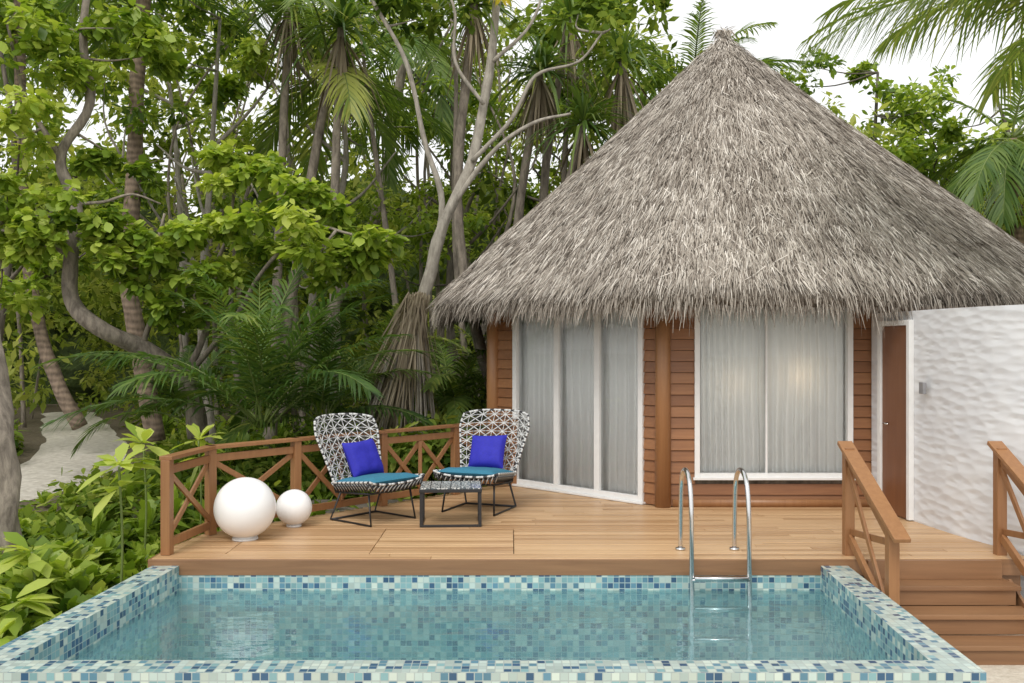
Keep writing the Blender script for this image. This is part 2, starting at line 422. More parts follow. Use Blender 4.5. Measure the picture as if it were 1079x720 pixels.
for (a,xa),(b,xb) in zip(LE[:-1],LE[1:]):
    mb.beam((xa-0.014,a,-0.08),(xb-0.014,b,-0.08),0.028,0.15)
for (yy,xx) in LE[:6]:
    mb.post(xx+0.12,yy+0.15,-0.75,-0.035,0.12)
mb.box(2.95,4.45,8.30,8.34,-0.7,-0.14)
mb.build('deck_fascia',M_step,deck,False,0.004)
mb=MB(); mb.box(-2.8,4.2,8.6,12.5,-0.5,-0.17)
mb.build('deck_substructure',M_barkd,deck)

# ------------------------------------------------------------------ railings
def railing(name,pts,H=0.87):
    r=root(name); mb=MB()
    for i,(x,y) in enumerate(pts):
        a=0
        if i<len(pts)-1: a=math.atan2(pts[i+1][1]-y,pts[i+1][0]-x)
        mb.post(x,y,0.002,H-0.03,0.085,a)
    for (x0,y0),(x1,y1) in zip(pts,pts[1:]):
        d=Vector((x1-x0,y1-y0,0)).normalized()
        a=Vector((x0,y0,0));b=Vector((x1,y1,0))
        mb.beam(a-d*0.03+Vector((0,0,H-0.012)),b+d*0.03+Vector((0,0,H-0.012)),0.12,0.036)
        ia,ib=a+d*0.043,b-d*0.043
        mb.beam(ia+Vector((0,0,H-0.12)),ib+Vector((0,0,H-0.12)),0.04,0.075)
        mb.beam(ia+Vector((0,0,0.10)),ib+Vector((0,0,0.10)),0.04,0.075)
        L=(ib-ia).length; nb=2 if L>1.0 else 1
        for k in range(nb):
            p=ia.lerp(ib,k/nb); q=ia.lerp(ib,(k+1)/nb)
            if k<nb-1: mb.beam(q+Vector((0,0,0.14)),q+Vector((0,0,H-0.16)),0.045,0.06)
            off=Vector((-d.y,d.x,0))*0.013
            mb.beam(p+off+Vector((0,0,0.15)),q+off+Vector((0,0,H-0.17)),0.024,0.055)
            mb.beam(p-off+Vector((0,0,H-0.17)),q-off+Vector((0,0,0.15)),0.024,0.055)
    mb.build('rails_and_posts',M_post,r,False,0.004); return r
railing('deck_railing',[(-3.06,8.42),(-2.96,9.32),(-2.30,10.10),(-1.50,11.0),(-0.71,11.85),(0.02,12.60)])

def stair_rail(x):
    r=root('stair_railing'); mb=MB()
    mb.post(x,8.42,-0.05,0.95,0.085); mb.post(x,7.45,-0.66,0.42,0.085)
    A=Vector((x,8.52,0.985)); B=Vector((x,7.25,0.36))
    mb.beam(A,B,0.13,0.036)
    def pt(t,h): return Vector((x,8.375-t*(8.375-7.495),0.0+h-0.485*t))
    mb.beam(pt(0,0.84),pt(1,0.84),0.04,0.075); mb.beam(pt(0,0.16),pt(1,0.16),0.04,0.075)
    mb.beam(pt(0,0.21)+Vector((0.013,0,0)),pt(1,0.78)+Vector((0.013,0,0)),0.024,0.055)
    mb.beam(pt(0,0.78)-Vector((0.013,0,0)),pt(1,0.21)-Vector((0.013,0,0)),0.024,0.055)
    mb.build('rails_and_posts',M_post,r,False,0.004)
stair_rail(2.985); stair_rail(4.33)
st=root('deck_stairs'); mb=MB()
for i in range(1,4):
    y1=8.25-0.27*(i-1); z=-0.165*i
    mb.box(3.05,4.27,y1-0.30,y1-0.012,z-0.036,z)
    mb.box(3.08,4.24,y1-0.27,y1-0.25,z-0.165,z-0.038)
for x in (3.035,4.285):
    mb.beam((x,8.22,-0.24),(x,7.42,-0.70),0.028,0.2)
mb.box(3.08,4.24,8.205,8.232,-0.165,-0.004)
mb.build('treads_and_risers',M_step,st,False,0.004)

# ------------------------------------------------------------------ hut
hut=root('thatched_hut'); C=Vector((3.145,14.32,0)); RC=3.65
cor=[C+Vector((RC*math.cos(math.radians(-112.5-45*i)),RC*math.sin(math.radians(-112.5-45*i)),0)) for i in range(8)]
fsid=MB(); fback=MB(); ffr=MB(); fgl=MB(); fcur=MB(); fpost=MB()
def face(A,B,openings,top=2.8):
    e=(B-A); Ln=e.length; e.normalize(); n=Vector((e.y,-e.x,0))
    if n.dot(A-C)<0: n=-n
    def P(t,d,z): return A+e*t+n*d+Vector((0,0,z))
    z=0.012; h=0.128
    while z<top:
        z1=z+h; iv=[(0.0,Ln)]
        for (a,b,c,d) in openings:
            if z1>c+0.02 and z<d-0.02:
                ni=[]
                for (p,q) in iv:
                    if b<=p or a>=q: ni.append((p,q)); continue
                    if a>p: ni.append((p,a))
                    if b<q: ni.append((b,q))
                iv=ni
        for (p,q) in iv:
            fsid.hexa([P(p,0.0,z),P(p,0.038,z),P(q,0.038,z),P(q,0.0,z),P(p,0.0,z1-0.004),P(p,0.016,z1-0.004),P(q,0.016,z1-0.004),P(q,0.0,z1-0.004)])
        z=z1
    if openings:
        a,b,c,d=openings[0]
        segs=[(0,a,0,top),(b,Ln,0,top),(a,b,0,c),(a,b,d,top)]
    else: segs=[(0,Ln,0,top)]
    for (p,q,c0,c1) in segs:
        if q-p>0.01 and c1-c0>0.01:
            fback.hexa([P(p,-0.12,c0),P(p,-0.004,c0),P(q,-0.004,c0),P(q,-0.12,c0),P(p,-0.12,c1),P(p,-0.004,c1),P(q,-0.004,c1),P(q,-0.12,c1)])
    for (a,b,c,d) in openings:
        return P,a,b,c,d
def hx(m,P,t0,t1,d0,d1,z0,z1):
    m.hexa([P(t0,d0,z0),P(t0,d1,z0),P(t1,d1,z0),P(t1,d0,z0),P(t0,d0,z1),P(t0,d1,z1),P(t1,d1,z1),P(t1,d0,z1)])
def glazing(P,a,b,c,d,mull,fw=0.055):
    hx(ffr,P,a-0.01,a+fw,-0.06,0.058,c,d); hx(ffr,P,b-fw,b+0.01,-0.06,0.058,c,d)
    hx(ffr,P,a+fw,b-fw,-0.06,0.052,c,c+fw); hx(ffr,P,a+fw,b-fw,-0.06,0.052,d-fw,d)
    for m,w in mull: hx(ffr,P,m-w/2,m+w/2,-0.05,0.04,c+fw,d-fw)
    q=[P(a+fw,0,c+fw),P(b-fw,0,c+fw),P(b-fw,0,d-fw),P(a+fw,0,d-fw)]
    nn=(q[1]-q[0]).cross(q[2]-q[0]); out=P(0,1,0)-P(0,0,0)
    if nn.dot(out)<0: q=q[::-1]
    fgl.quad(q)
    # pleated curtains: irregular folds that wander and fan out towards the hem
    N=int((b-a)/0.006); zs=[c+0.02+(d-c-0.02)*k/10 for k in range(11)]
    base=len(fcur.v); ph=0; phs=[]
    for i in range(N+1):
        t=a+(b-a)*i/N
        ph+=0.006*2*math.pi/(0.085+0.09*(0.5+noise.noise(Vector((t*2.7,a*7,1.0)))))
        phs.append((t,ph))
    for k,zz in enumerate(zs):
        f=(zz-c)/(d-c)
        for (t,p_) in phs:
            am=0.036*(0.6+0.9*abs(noise.noise(Vector((t*4,zz*.3,3)))))*(1.0-0.35*f)
            w_=math.sin(p_+0.8*noise.noise(Vector((t*1.5,zz*1.1,a))))
            fcur.v.append(tuple(P(t+0.02*noise.noise(Vector((t*3,zz*1.2,9))),-0.11+am*w_,zz)))
    for k in range(10):
        for i in range(N):
            o=base+k*(N+1)+i
            fcur.f.append((o,o+1,o+N+2,o+N+1)); fcur.m.append(0); fcur.uv.append(None)
r=face(cor[0],cor[1],[(0.27,2.40,0.03,2.55)])
P,a,b,c,d=r; glazing(P,a,b,c,d,[(a+(b-a)*0.33,0.085),(a+(b-a)*0.645,0.085)],0.06)
hx(ffr,P,a-0.04,b+0.04,0.0,0.10,0.004,0.03)
r=face(cor[0],cor[7],[(0.36,2.16,0.34,2.55)])
P,a,b,c,d=r; glazing(P,a,b,c,d,[(a+(b-a)*0.455,0.022)],0.05)
hx(ffr,P,a-0.03,b+0.03,0.04,0.085,0.315,0.345)
PF=P
for i in range(1,7): face(cor[i],cor[i+1],[])
for k in cor:
    o=(k-C).normalized()*0.03
    fpost.tube([k+o+Vector((0,0,0.002)),k+o+Vector((0,0,1.4)),k+o+Vector((0,0,2.8))],[0.095,0.09,0.088],16)
hx(fpost,PF,0.1,2.7,0.042,0.06,0.002,0.09)
fsid.build('siding',M_sid,hut,False,0.003); fback.build('wall_core',M_barkd,hut)
ffr.build('white_frames',M_white,hut,False,0.004); fpost.build('corner_posts',M_post,hut,True)
tgl=NT('window_glass'); tr=tgl.add('ShaderNodeBsdfTransparent'); tr.inputs[0].default_value=(0.97,0.985,0.985,1)
gl=tgl.add('ShaderNodeBsdfGlossy'); gl.inputs['Roughness'].default_value=0.01
fr=tgl.add('ShaderNodeFresnel'); fr.inputs[0].default_value=1.5
mx=tgl.add('ShaderNodeMixShader'); tgl.lk(fr.outputs[0],mx.inputs[0]); tgl.lk(tr.outputs[0],mx.inputs[1]); tgl.lk(gl.outputs[0],mx.inputs[2]); tgl.lk(mx.outputs[0],tgl.out.inputs[0])
fgl.build('window_glass',tgl.m,hut)
tc=NT('curtain_fabric'); tc.b.inputs['Roughness'].default_value=0.9
n=tc.noise(4,3,tc.coord('Object',(6,6,1))); tc.lk(tc.ramp(n,[(0.3,(0.90,0.90,0.885)),(0.7,(0.95,0.95,0.93))]),tc.b.inputs['Base Color'])
tr=tc.add('ShaderNodeBsdfTranslucent'); tr.inputs[0].default_value=(0.9,0.88,0.84,1)
mx=tc.add('ShaderNodeMixShader'); mx.inputs[0].default_value=0.06; tc.lk(tc.b.outputs[0],mx.inputs[1]); tc.lk(tr.outputs[0],mx.inputs[2]); tc.lk(mx.outputs[0],tc.out.inputs[0])
fcur.build('curtains',tc.m,hut,True)
# the lit room lamps behind the curtain
for px,pz,pw in ((3.36,1.50,7.5),(2.62,1.42,3.8)):
    ld=bpy.data.lights.new('room_lamp_bulb','POINT'); ld.energy=pw; ld.color=(1.0,0.72,0.42); ld.shadow_soft_size=0.06
    lo=bpy.data.objects.new('room_lamp_bulb',ld); lo.location=(px,11.28,pz); link(lo,hut)
mb=MB(); 
for px in (3.36,2.62):
    mb.tube([(px,11.40,0.02),(px,11.40,1.25)],0.012,8); mb.tube([(px,11.40,0.02),(px,11.40,0.04)],0.12,16)
mb.build('room_lamp_stands',M_black,hut,True)
mb=MB(); mb.quad([(k.x,k.y,0.001) for k in cor][::-1]); mb.build('room_floor',M_step,hut)

# roof
AX=Vector((3.18,14.32,0)); ZA=6.58; ZE=2.47
def Rr(th):
    phi=((math.degrees(th)+22.5)%45)-22.5
    return 4.22*(0.85/math.cos(math.radians(phi))+0.15*1.035)
def roofp(th,s,dz=0):
    R=Rr(th)*s; x=AX.x+R*math.cos(th)+0.5*max(0,math.cos(th))*s; y=AX.y+R*math.sin(th)
    z=ZA-(ZA-ZE)*s**0.965+dz+0.05*noise.noise(Vector((math.cos(th)*4*s,math.sin(th)*4*s,2)))*s*1.5
    return Vector((x,y,z))
mt=NT('thatch_base'); n=mt.noise(20,5,mt.coord()); mt.lk(mt.ramp(n,[(0.3,(0.09,0.076,0.06)),(0.7,(0.24,0.205,0.17))]),mt.b.inputs['Base Color']); mt.b.inputs['Roughness'].default_value=1; mt.bump(n,0.8,0.05)
mb=MB(); NTh=96; rows=[]
prof=[(0.004,0.02),(0.03,-0.03)]+[(s,-0.05) for s in np.linspace(0.08,1.0,14)]+[(0.99,-0.24),(0.9,-0.22),(0.7,-0.22),(0.4,-0.24),(0.05,-0.3)]
for s,dz in prof:
    rows.append([roofp(2*math.pi*k/NTh,s,dz) for k in range(NTh)])
for r_ in rows: mb.v+= [tuple(p) for p in r_]
for i in range(len(rows)-1):
    for k in range(NTh):
        mb.f.append((i*NTh+k,i*NTh+(k+1)%NTh,(i+1)*NTh+(k+1)%NTh,(i+1)*NTh+k)); mb.m.append(0); mb.uv.append(None)
mb.build('thatch_core',mt.m,hut,True)
ths=NT('thatch_straw'); a=ths.add('ShaderNodeAttribute',attribute_name='var')
df=ths.add('ShaderNodeBsdfDiffuse')
ths.lk(ths.ramp(a.outputs['Fac'],[(0.02,(0.10,0.082,0.066)),(0.35,(0.31,0.27,0.228)),(0.7,(0.48,0.435,0.375)),(1.0,(0.74,0.69,0.62))]),df.inputs['Color']); ths.lk(df.outputs[0],ths.out.inputs[0]); ths.n.remove(ths.b)
lb=LB()
def straws(N,front):
    P=[];A=[];Nn=[];L=[];V=[];Wd=[]
    for i in range(N):
        th=random.uniform(math.pi+0.0,2*math.pi) if front else random.uniform(0,math.pi)
        s=math.sqrt(random.uniform(0.0002,1))*0.985
        p=roofp(th,s); q=roofp(th,min(s+0.03,1.02)); q2=roofp(th+0.02,s)
        dn=(q-p).normalized(); sd=(q2-p).normalized(); nr=dn.cross(sd); 
        if nr.z<0: nr=-nr
        lean=0.18*noise.noise(p*2.2)+0.22*noise.noise(p*7+Vector((5,5,5)))
        j=lean+(random.gauss(0,0.13) if random.random()<0.82 else random.gauss(0,0.7))
        ax=dn+sd*j+nr*random.uniform(-0.02,0.08)
        P.append(p+nr*random.uniform(-0.04,0.03)); A.append(ax); Nn.append(nr+Vector((random.gauss(0,.3),random.gauss(0,.3),0)))
        cs=(s*17+0.35*noise.noise(p*1.7))%1.0
        l=random.uniform(0.10,0.28)*(0.45+0.55*min(1,s*3)); L.append(l); V.append(min(1,max(0,random.gauss(0.5,0.26)+0.16*noise.noise(p*1.0)+0.28*noise.noise(p*6)+0.12*(cs-0.5)))); Wd.append(random.uniform(0.006,0.0135))
    lb.add(P,A,Nn,L,Wd,0.06,V)
straws(120000,True); straws(6000,False)
P=[];A=[];Nn=[];L=[];V=[];Wd=[]
for i in range(26000):
    th=random.uniform(math.pi-0.3,2*math.pi+0.3) if i<22000 else random.uniform(0,math.pi)
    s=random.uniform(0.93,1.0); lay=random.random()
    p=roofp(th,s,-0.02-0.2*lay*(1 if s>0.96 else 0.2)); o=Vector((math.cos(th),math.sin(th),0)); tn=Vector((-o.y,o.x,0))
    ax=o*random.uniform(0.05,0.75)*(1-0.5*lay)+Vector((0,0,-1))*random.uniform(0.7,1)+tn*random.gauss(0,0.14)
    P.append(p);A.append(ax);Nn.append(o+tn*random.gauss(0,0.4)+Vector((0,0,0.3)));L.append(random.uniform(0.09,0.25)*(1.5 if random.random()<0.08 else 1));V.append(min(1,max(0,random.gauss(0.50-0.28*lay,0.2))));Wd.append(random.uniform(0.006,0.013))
lb.add(P,A,Nn,L,Wd,0.03,V)
P=[];A=[]
for i in range(200):
    th=random.uniform(0,6.283); P.append(Vector((AX.x,AX.y,ZA+0.02))+Vector((random.gauss(0,.06),random.gauss(0,.06),0))); A.append(Vector((math.cos(th)*0.8,math.sin(th)*0.8,random.choice([-1,-1,-1,-1,-1,0.3]))))
lb.add(P,A,[Vector((0.1,-1,0.2))]*200,rng.uniform(0.06,0.18,200),0.014,0.1,rng.uniform(0.1,0.8,200))
lb.build('thatch_straw',ths.m,hut,[1.0,0.8,0.25])

# ------------------------------------------------------------------ white garden wall
ww=root('white_plaster_wall'); mb=MB()
path=[Vector((4.13,10.90,0)),Vector((4.25,10.0,0))]+cat([(4.27,9.85,0),(4.36,9.25,0),(4.52,8.7,0),(4.85,8.2,0),(5.5,7.85,0),(6.6,7.75,0),(9.0,7.8,0)],8)
tp=2.225; acc=0
offs=[]
for i,p in enumerate(path):
    t=(path[min(i+1,len(path)-1)]-path[max(i-1,0)]).normalized(); offs.append(Vector((-t.y,t.x,0)))
for i in range(len(path)-1):
    p,q=path[i],path[i+1]; l=(q-p).length
    np_,nq=-offs[i],-offs[i+1]
    if np_.x>0: np_,nq=-np_,-nq
    b0,b1=p-np_*0.2,q-nq*0.2
    z0=-0.7
    mb.quad([(p.x,p.y,z0),(q.x,q.y,z0),(q.x,q.y,tp),(p.x,p.y,tp)],[(acc,z0),(acc+l,z0),(acc+l,tp),(acc,tp)])
    mb.quad([(p.x,p.y,tp),(q.x,q.y,tp),(b1.x,b1.y,tp),(b0.x,b0.y,tp)],[(acc,tp),(acc+l,tp),(acc+l,tp+.2),(acc,tp+.2)])
    mb.quad([(b1.x,b1.y,z0),(b0.x,b0.y,z0),(b0.x,b0.y,tp),(b1.x,b1.y,tp)],[(acc,z0),(acc+l,z0),(acc+l,tp),(acc,tp)])
    acc+=l
tpz=NT('white_plaster'); tpz.b.inputs['Roughness'].default_value=0.65
nz=tpz.noise(1.5,3,tpz.coord()); tpz.lk(tpz.ramp(nz,[(0.3,(0.64,0.65,0.67)),(0.7,(0.71,0.715,0.72))]),tpz.b.inputs['Base Color'])
vo=tpz.add('ShaderNodeTexVoronoi',feature='SMOOTH_F1'); vo.inputs['Scale'].default_value=1.0; vo.inputs['Smoothness'].default_value=0.45
tpz.lk(tpz.coord('UV',(5.5,14,1)),vo.inputs['Vector'])
tpz.bump(vo.outputs['Distance'],0.5,0.035)
mb.build('plaster_wall',tpz.m,ww)
A=path[0];B=path[1];e=(B-A).normalized(); Ln=(B-A).length; n=Vector((-1,-0.13,0)).normalized()
PW=lambda t,d_,z: A+e*t+n*d_+Vector((0,0,z))
mb=MB(); hx(mb,PW,0.30,Ln-0.08,0.002,0.035,0.01,2.07); mb.build('door_leaf',M_door,ww,False,0.004)
mb=MB(); hx(mb,PW,0.23,0.297,0.002,0.06,0.01,2.13); hx(mb,PW,Ln-0.077,Ln-0.02,0.002,0.06,0.01,2.13); hx(mb,PW,0.30,Ln-0.08,0.002,0.057,2.073,2.13)
mb.build('door_frame',M_white,ww,False,0.004)
mb=MB(); mb.tube([PW(0.42,0.036,1.0),PW(0.42,0.09,1.0),PW(0.52,0.09,1.0)],0.011,8); mb.build('door_handle',M_chrome,ww,True)
mb=MB(); mb.hexa([(4.24,9.80,1.36),(4.20,9.80,1.36),(4.20,9.70,1.36),(4.24,9.70,1.36),(4.24,9.80,1.48),(4.20,9.80,1.48),(4.20,9.70,1.48),(4.24,9.70,1.48)])
mb.build('door_bell_panel',plain('grey_plastic',(0.25,0.25,0.26),0.4),ww,False,0.006)

# ------------------------------------------------------------------ furniture
M_cordw=plain('white_cord',(0.60,0.61,0.60),0.6,0,0.08,60); M_cordb=plain('black_cord',(0.04,0.04,0.043),0.6,0,0.1,60)
M_teal=plain('teal_seat_fabric',(0.03,0.17,0.26),0.85,0,0.12,50,0.2); M_blue=plain('royal_blue_fabric',(0.018,0.018,0.36),0.75,0,0.1,50,0.2)
def pillow(mb,M,w,h,t,mat=0,n=20):
    b=len(mb.v)
    for sg in (1,-1):
        for j in range(n+1):
            for i in range(n+1):
                u=-1+2*i/n; v=-1+2*j/n
                k=(max(0,1-u**4)*max(0,1-v**4))**0.5
                pin=1-0.07*(1-abs(u)**2)*(abs(v)**3); pin2=1-0.07*(1-abs(v)**2)*(abs(u)**3)
                mb.v.append(tuple(M@Vector((u*w/2*pin2,v*h/2*pin,sg*t/2*k+0.014*k*noise.noise(Vector((u*2.5,v*2.5,sg*4+w*9)))))))
    s=(n+1)*(n+1)
    for g in range(2):
        for j in range(n):
            for i in range(n):
                o=b+g*s+j*(n+1)+i; q=(o,o+1,o+n+2,o+n+1)
                mb.f.append(q if g==0 else q[::-1]); mb.m.append(mat); mb.uv.append(None)
def chair(x,y,rot):
    r=root('lounge_chair')
    M=Matrix.Translation((x,y,0))@Matrix.Rotation(rot,4,'Z')  # local: faces -Y
    def F(u,v):
        if v<=1:
            w=0.78-0.12*v; X=(u-0.5)*w
            Y=-0.40+0.66*v; Z=0.42-0.07*v+0.05*abs(2*u-1)**3
            return Vector((X,Y,Z))
        k=(v-1)/1.3
        w=0.66+0.21*min(1,k*1.3)-0.06*max(0,k-0.75)*4*max(0,k-0.75)*4
        X=(u-0.5)*w; c=abs(2*u-1)
        Y=0.26+0.36*k-0.17*c**2*(0.35+0.65*k)
        Z=0.35+0.71*k-0.04*c**4*k
        Z+=0.03*min(1,k/0.12)
        return Vector((X,Y,Z))
    cw=MB();cb=MB();fr_=MB()
    def line(mbx,pts,rad): mbx.tube([M@p for p in pts],rad,5)
    NV=13; NU=6; V0=0.0;V1=2.3
    vs=[V0+(V1-V0)*i/NV for i in range(NV+1)]; us=[i/NU for i in range(NU+1)]
    for v in vs[1:-1]: line(cb,[F(u/12,v) for u in range(13)],0.005)
    for u in us[1:-1]: line(cb,[F(u,V0+(V1-V0)*k/40) for k in range(41)],0.005)
    for i in range(NV):
        for j in range(NU):
            a=F(us[j],vs[i]);b=F(us[j+1],vs[i+1]);c=F(us[j+1],vs[i]);d=F(us[j],vs[i+1]); m=(a+b+c+d)/4
            mm=[(a+c)/2,(b+c)/2,(b+d)/2,(a+d)/2]
            for q in (a,b,c,d): line(cw,[m,q],0.0062)
            for q in mm: line(cw,[m,q],0.0045)
    rim=[F(0,V0+(V1-V0)*k/60) for k in range(61)]+[F(k/18,V1) for k in range(1,19)]+[F(1,V1-(V1-V0)*k/60) for k in range(1,61)]+[F(1-k/18,V0) for k in range(1,18)]
    rim.append(rim[0])
    for i in range(len(rim)-1):
        line(cb if i%3==0 else cw,[rim[i],rim[i+1]],0.013)
    for sgn in (0,1):
        for k in range(14):
            p=F(sgn,k/14*1.0); q=p+Vector(((0.5-sgn)*0.12,0,-0.10)); 
            p2=F(sgn,(k+1)/14); line(cb,[p,q],0.009); line(cw,[p2,q],0.006)
    for k in range(14):
        p=F(k/14,0); q=p+Vector((0,0.04,-0.09)); line(cb,[p,q],0.009); line(cw,[F((k+1)/14,0),q],0.006)
    for sg in (-1,1):
        X=sg*0.29
        line(fr_,[Vector((X,-0.28,0.33)),Vector((X*1.08,-0.34,0.012)),Vector((X*1.08,0.30,0.012)),Vector((X,0.16,0.31))],0.012)
        line(fr_,[Vector((X,-0.30,0.33)),Vector((X,0.24,0.30))],0.012)
        line(fr_,[Vector((X,0.24,0.30)),Vector((X,0.47,0.76))],0.011)
    line(fr_,[Vector((-0.31,0.28,0.012)),Vector((0.31,0.28,0.012))],0.012)
    line(fr_,[Vector((-0.29,-0.29,0.33)),Vector((0.29,-0.29,0.33))],0.012)
    for k in range(12):
        a=F(k/12,0.03);b=F((k+1)/12,0.03);c=F((k+1)/12,1.0);d=F(k/12,1.0); dz=Vector((0,0,-0.035))
        fr_.quad([M@(a+dz),M@(b+dz),M@(c+dz),M@(d+dz)])
    cw.build('white_woven_cord',M_cordw,r,True); cb.build('black_woven_cord',M_cordb,r,True); fr_.build('metal_frame',M_black,r,True)
    mb=MB(); pillow(mb,M@Matrix.Translation((0,-0.08,0.43))@Matrix.Rotation(-0.10,4,'X'),0.70,0.66,0.11); mb.build('seat_cushion',M_teal,r,True)
    mb=MB(); pillow(mb,M@Matrix.Translation((0.02,0.16,0.64))@Matrix.Rotation(math.radians(64),4,'X')@Matrix.Rotation(0.05,4,'Z'),0.44,0.41,0.17); mb.build('throw_pillow',M_blue,r,True)
chair(-1.50,10.15,math.radians(50)); chair(-0.36,10.75,math.radians(-22))

tb=root('side_table'); mb=MB(); cx,cy,ang=-0.64,9.95,math.radians(3); M=Matrix.Translation((cx,cy,0))@Matrix.Rotation(ang,4,'Z')
def B2(m,x0,x1,y0,y1,z0,z1): m.hexa([M@Vector(p) for p in [(x0,y0,z0),(x1,y0,z0),(x1,y1,z0),(x0,y1,z0),(x0,y0,z1),(x1,y0,z1),(x1,y1,z1),(x0,y1,z1)]])
B2(mb,-.32,.32,-.27,.27,.355,.388)
for s in (-1,1):
    B2(mb,s*.30-.016,s*.30+.016,-.26,-.228,.026,.354); B2(mb,s*.30-.016,s*.30+.016,.228,.26,.026,.354)
    B2(mb,s*.30-.016,s*.30+.016,-.26,.26,.002,.025)
B2(mb,-.283,.283,-.26,-.23,.002,.024)
mb.build('table_frame',M_black,tb,False,0.003)
mb=MB()
for i in range(6):
    for j in range(5):
        x0=-.31+i*.1045;y0=-.262+j*.106
        B2(mb,x0,x0+.098,y0,y0+.1,.389,.400)
tt=NT('table_tiles'); ch=tt.noise(40,2,tt.coord()); tt.lk(tt.mix(tt.math('GREATER_THAN',ch,0.52),(0.10,0.12,0.13),(0.6,0.6,0.58)),tt.b.inputs['Base Color']); tt.b.inputs['Roughness'].default_value=0.25
mb.build('table_top_tiles',tt.m,tb,False,0.002)

def sphere(name,x,y,r_):
    ro=root(name)
    bpy.ops.mesh.primitive_uv_sphere_add(segments=64,ring_count=32,radius=r_,location=(x,y,r_+0.012)); o=bpy.context.object; o.name='globe'
    for p in o.data.polygons: p.use_smooth=True
    o.data.materials.append(M_glb); o.parent=ro
    mb=MB(); mb.tube([(x,y,0.002),(x,y,0.02)],r_*0.42,32); mb.tube([(x,y,0.021),(x,y,0.03)],r_*0.36,32); mb.build('base_ring',M_white,ro)
tgb=NT('frosted_globe'); tgb.b.inputs['Base Color'].default_value=(0.90,0.90,0.895,1); tgb.b.inputs['Roughness'].default_value=0.3; M_glb=tgb.m
sphere('globe_lamp',-2.56,9.10,0.29); sphere('globe_lamp',-2.24,9.75,0.183)

# ------------------------------------------------------------------ vegetation
def nearest(q,p):
    return min(q,key=lambda a:(a-p).length)
def tree(name,limbs,clumps,nl,L,W,leaf,bk,droop=0.25,tw=0.018,vr=(0.3,0.75)):
    r=root(name); mb=MB(); pts=[]
    for (p,r0,r1) in limbs: pts+=limb(mb,p,r0,r1,10 if r0>0.08 else 7)
    lb=LB()
    for (c,rad) in clumps:
        c=Vector(c); a=nearest(pts,c)
        if (a-c).length<4:
            mid=a.lerp(c,0.5)+Vector((random.gauss(0,.1),random.gauss(0,.1),-0.08*(a-c).length))
            mb.tube(cat([a,mid,c],4),[tw*1.4*(1-0.7*i/8) for i in range(9)],5)
        v0=random.uniform(*vr)
        for k in range(5):
            o=Vector(rng.normal(size=3))*rad*0.6; o.z*=0.6
            clump(lb,c+o,rad*random.uniform(0.35,0.6),int(nl/5),L,W,v0+random.gauss(0,0.08),0.65,droop)
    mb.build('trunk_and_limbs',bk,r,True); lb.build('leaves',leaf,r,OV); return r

D=14.0
def SS(l,d=D): return [S(u,v,d+(x[2] if len(x)>2 else 0)) for x in l for u,v in [x[:2]]]
limbs=[(SS([(-330,-95,1),(-342,-40,.8),(-390,-2,.4),(-437,20),(-464,48),(-464,100),(-460,150,.2),(-476,200,.3),(-445,255,.5),(-452,330,.6),(-440,420,.6)]),0.17,0.05),
 (SS([(-464,98),(-500,110,-.2),(-545,122,-.3),(-600,160,-.3)]),0.055,0.02),
 (SS([(-345,-35,.8),(-322,20,.6),(-326,60,.5),(-302,110,.4),(-290,180,.3)]),0.06,0.02),
 (SS([(-390,0,.4),(-376,36,.2),(-350,66,0),(-372,105,-.2),(-366,140,-.2)]),0.045,0.018),
 (SS([(-460,150,.2),(-430,152,.3),(-400,160,.4),(-370,150,.5)]),0.03,0.014),
 (SS([(-476,200,.3),(-512,262,.2),(-532,340,0)]),0.05,0.02),
 (SS([(-345,-35,.8),(-292,30,.2),(-262,80,-.3),(-215,125,-.6),(-170,118,-.8)]),0.05,0.018)]
cl=[]
for px,py,dd,rr_ in [(30,60,0,.55),(70,25,.5,.5),(15,130,-.5,.45),(30,242,-.5,.4),(110,250,-.4,.42),(140,270,-.3,.4),(155,292,-.2,.4),(178,268,0,.4),(212,242,0,.38),(235,165,.4,.4),(255,192,.2,.35),(300,205,-.3,.5),(332,238,-.6,.5),(372,252,-.8,.42),(347,280,-.7,.4),(292,250,-.3,.4),(252,292,.3,.38),(8,205,-.4,.45),(150,60,.8,.45),(0,310,.6,.5),(205,300,-.3,.35),(20,10,0,.5),(240,235,-.2,.35),(395,262,-.8,.3),(115,165,.6,.33),(45,255,-.5,.38),(5,235,-.5,.4),(100,230,-.5,.35),(180,330,.2,.3),(320,215,-.5,.4),(120,30,.5,.45)]:
    cl.append((S(px-540,365-py,D+dd),rr_))
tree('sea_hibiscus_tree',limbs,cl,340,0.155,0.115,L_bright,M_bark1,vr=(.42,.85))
D2=14.6
limbs=[([S(u,v,D2+e) for u,v,e in [(-118,-90,0),(-103,10,0),(-88,70,0),(-72,130,0),(-42,195,.1),(-30,255,.2),(-20,320,.3),(-12,420,.3)]],0.12,0.06),
 ([S(u,v,D2) for u,v in [(-88,70),(-74,150),(-92,215),(-112,300),(-150,370),(-165,420)]],0.06,0.025),
 ([S(u,v,D2) for u,v in [(-66,145),(-20,205),(22,235),(62,245)]],0.05,0.02),
 ([S(u,v,D2) for u,v in [(-42,195),(0,240),(25,285),(70,300),(95,330)]],0.04,0.016),
 ([S(u,v,D2) for u,v in [(-30,255),(-60,300),(-62,360),(-100,420)]],0.035,0.016),
 ([S(u,v,D2) for u,v in [(-20,300),(20,340),(40,400)]],0.035,0.016)]
cl=[(S(px-540,365-py,D2+dd),r_) for px,py,dd,r_ in [(400,-10,0,.7),(440,20,.6,.5),(640,30,.5,.6),(480,-20,.5,.6),(610,15,.4,.5)]]
tree('leaning_pale_tree',limbs,cl,260,0.16,0.09,L_mid,M_bark2)
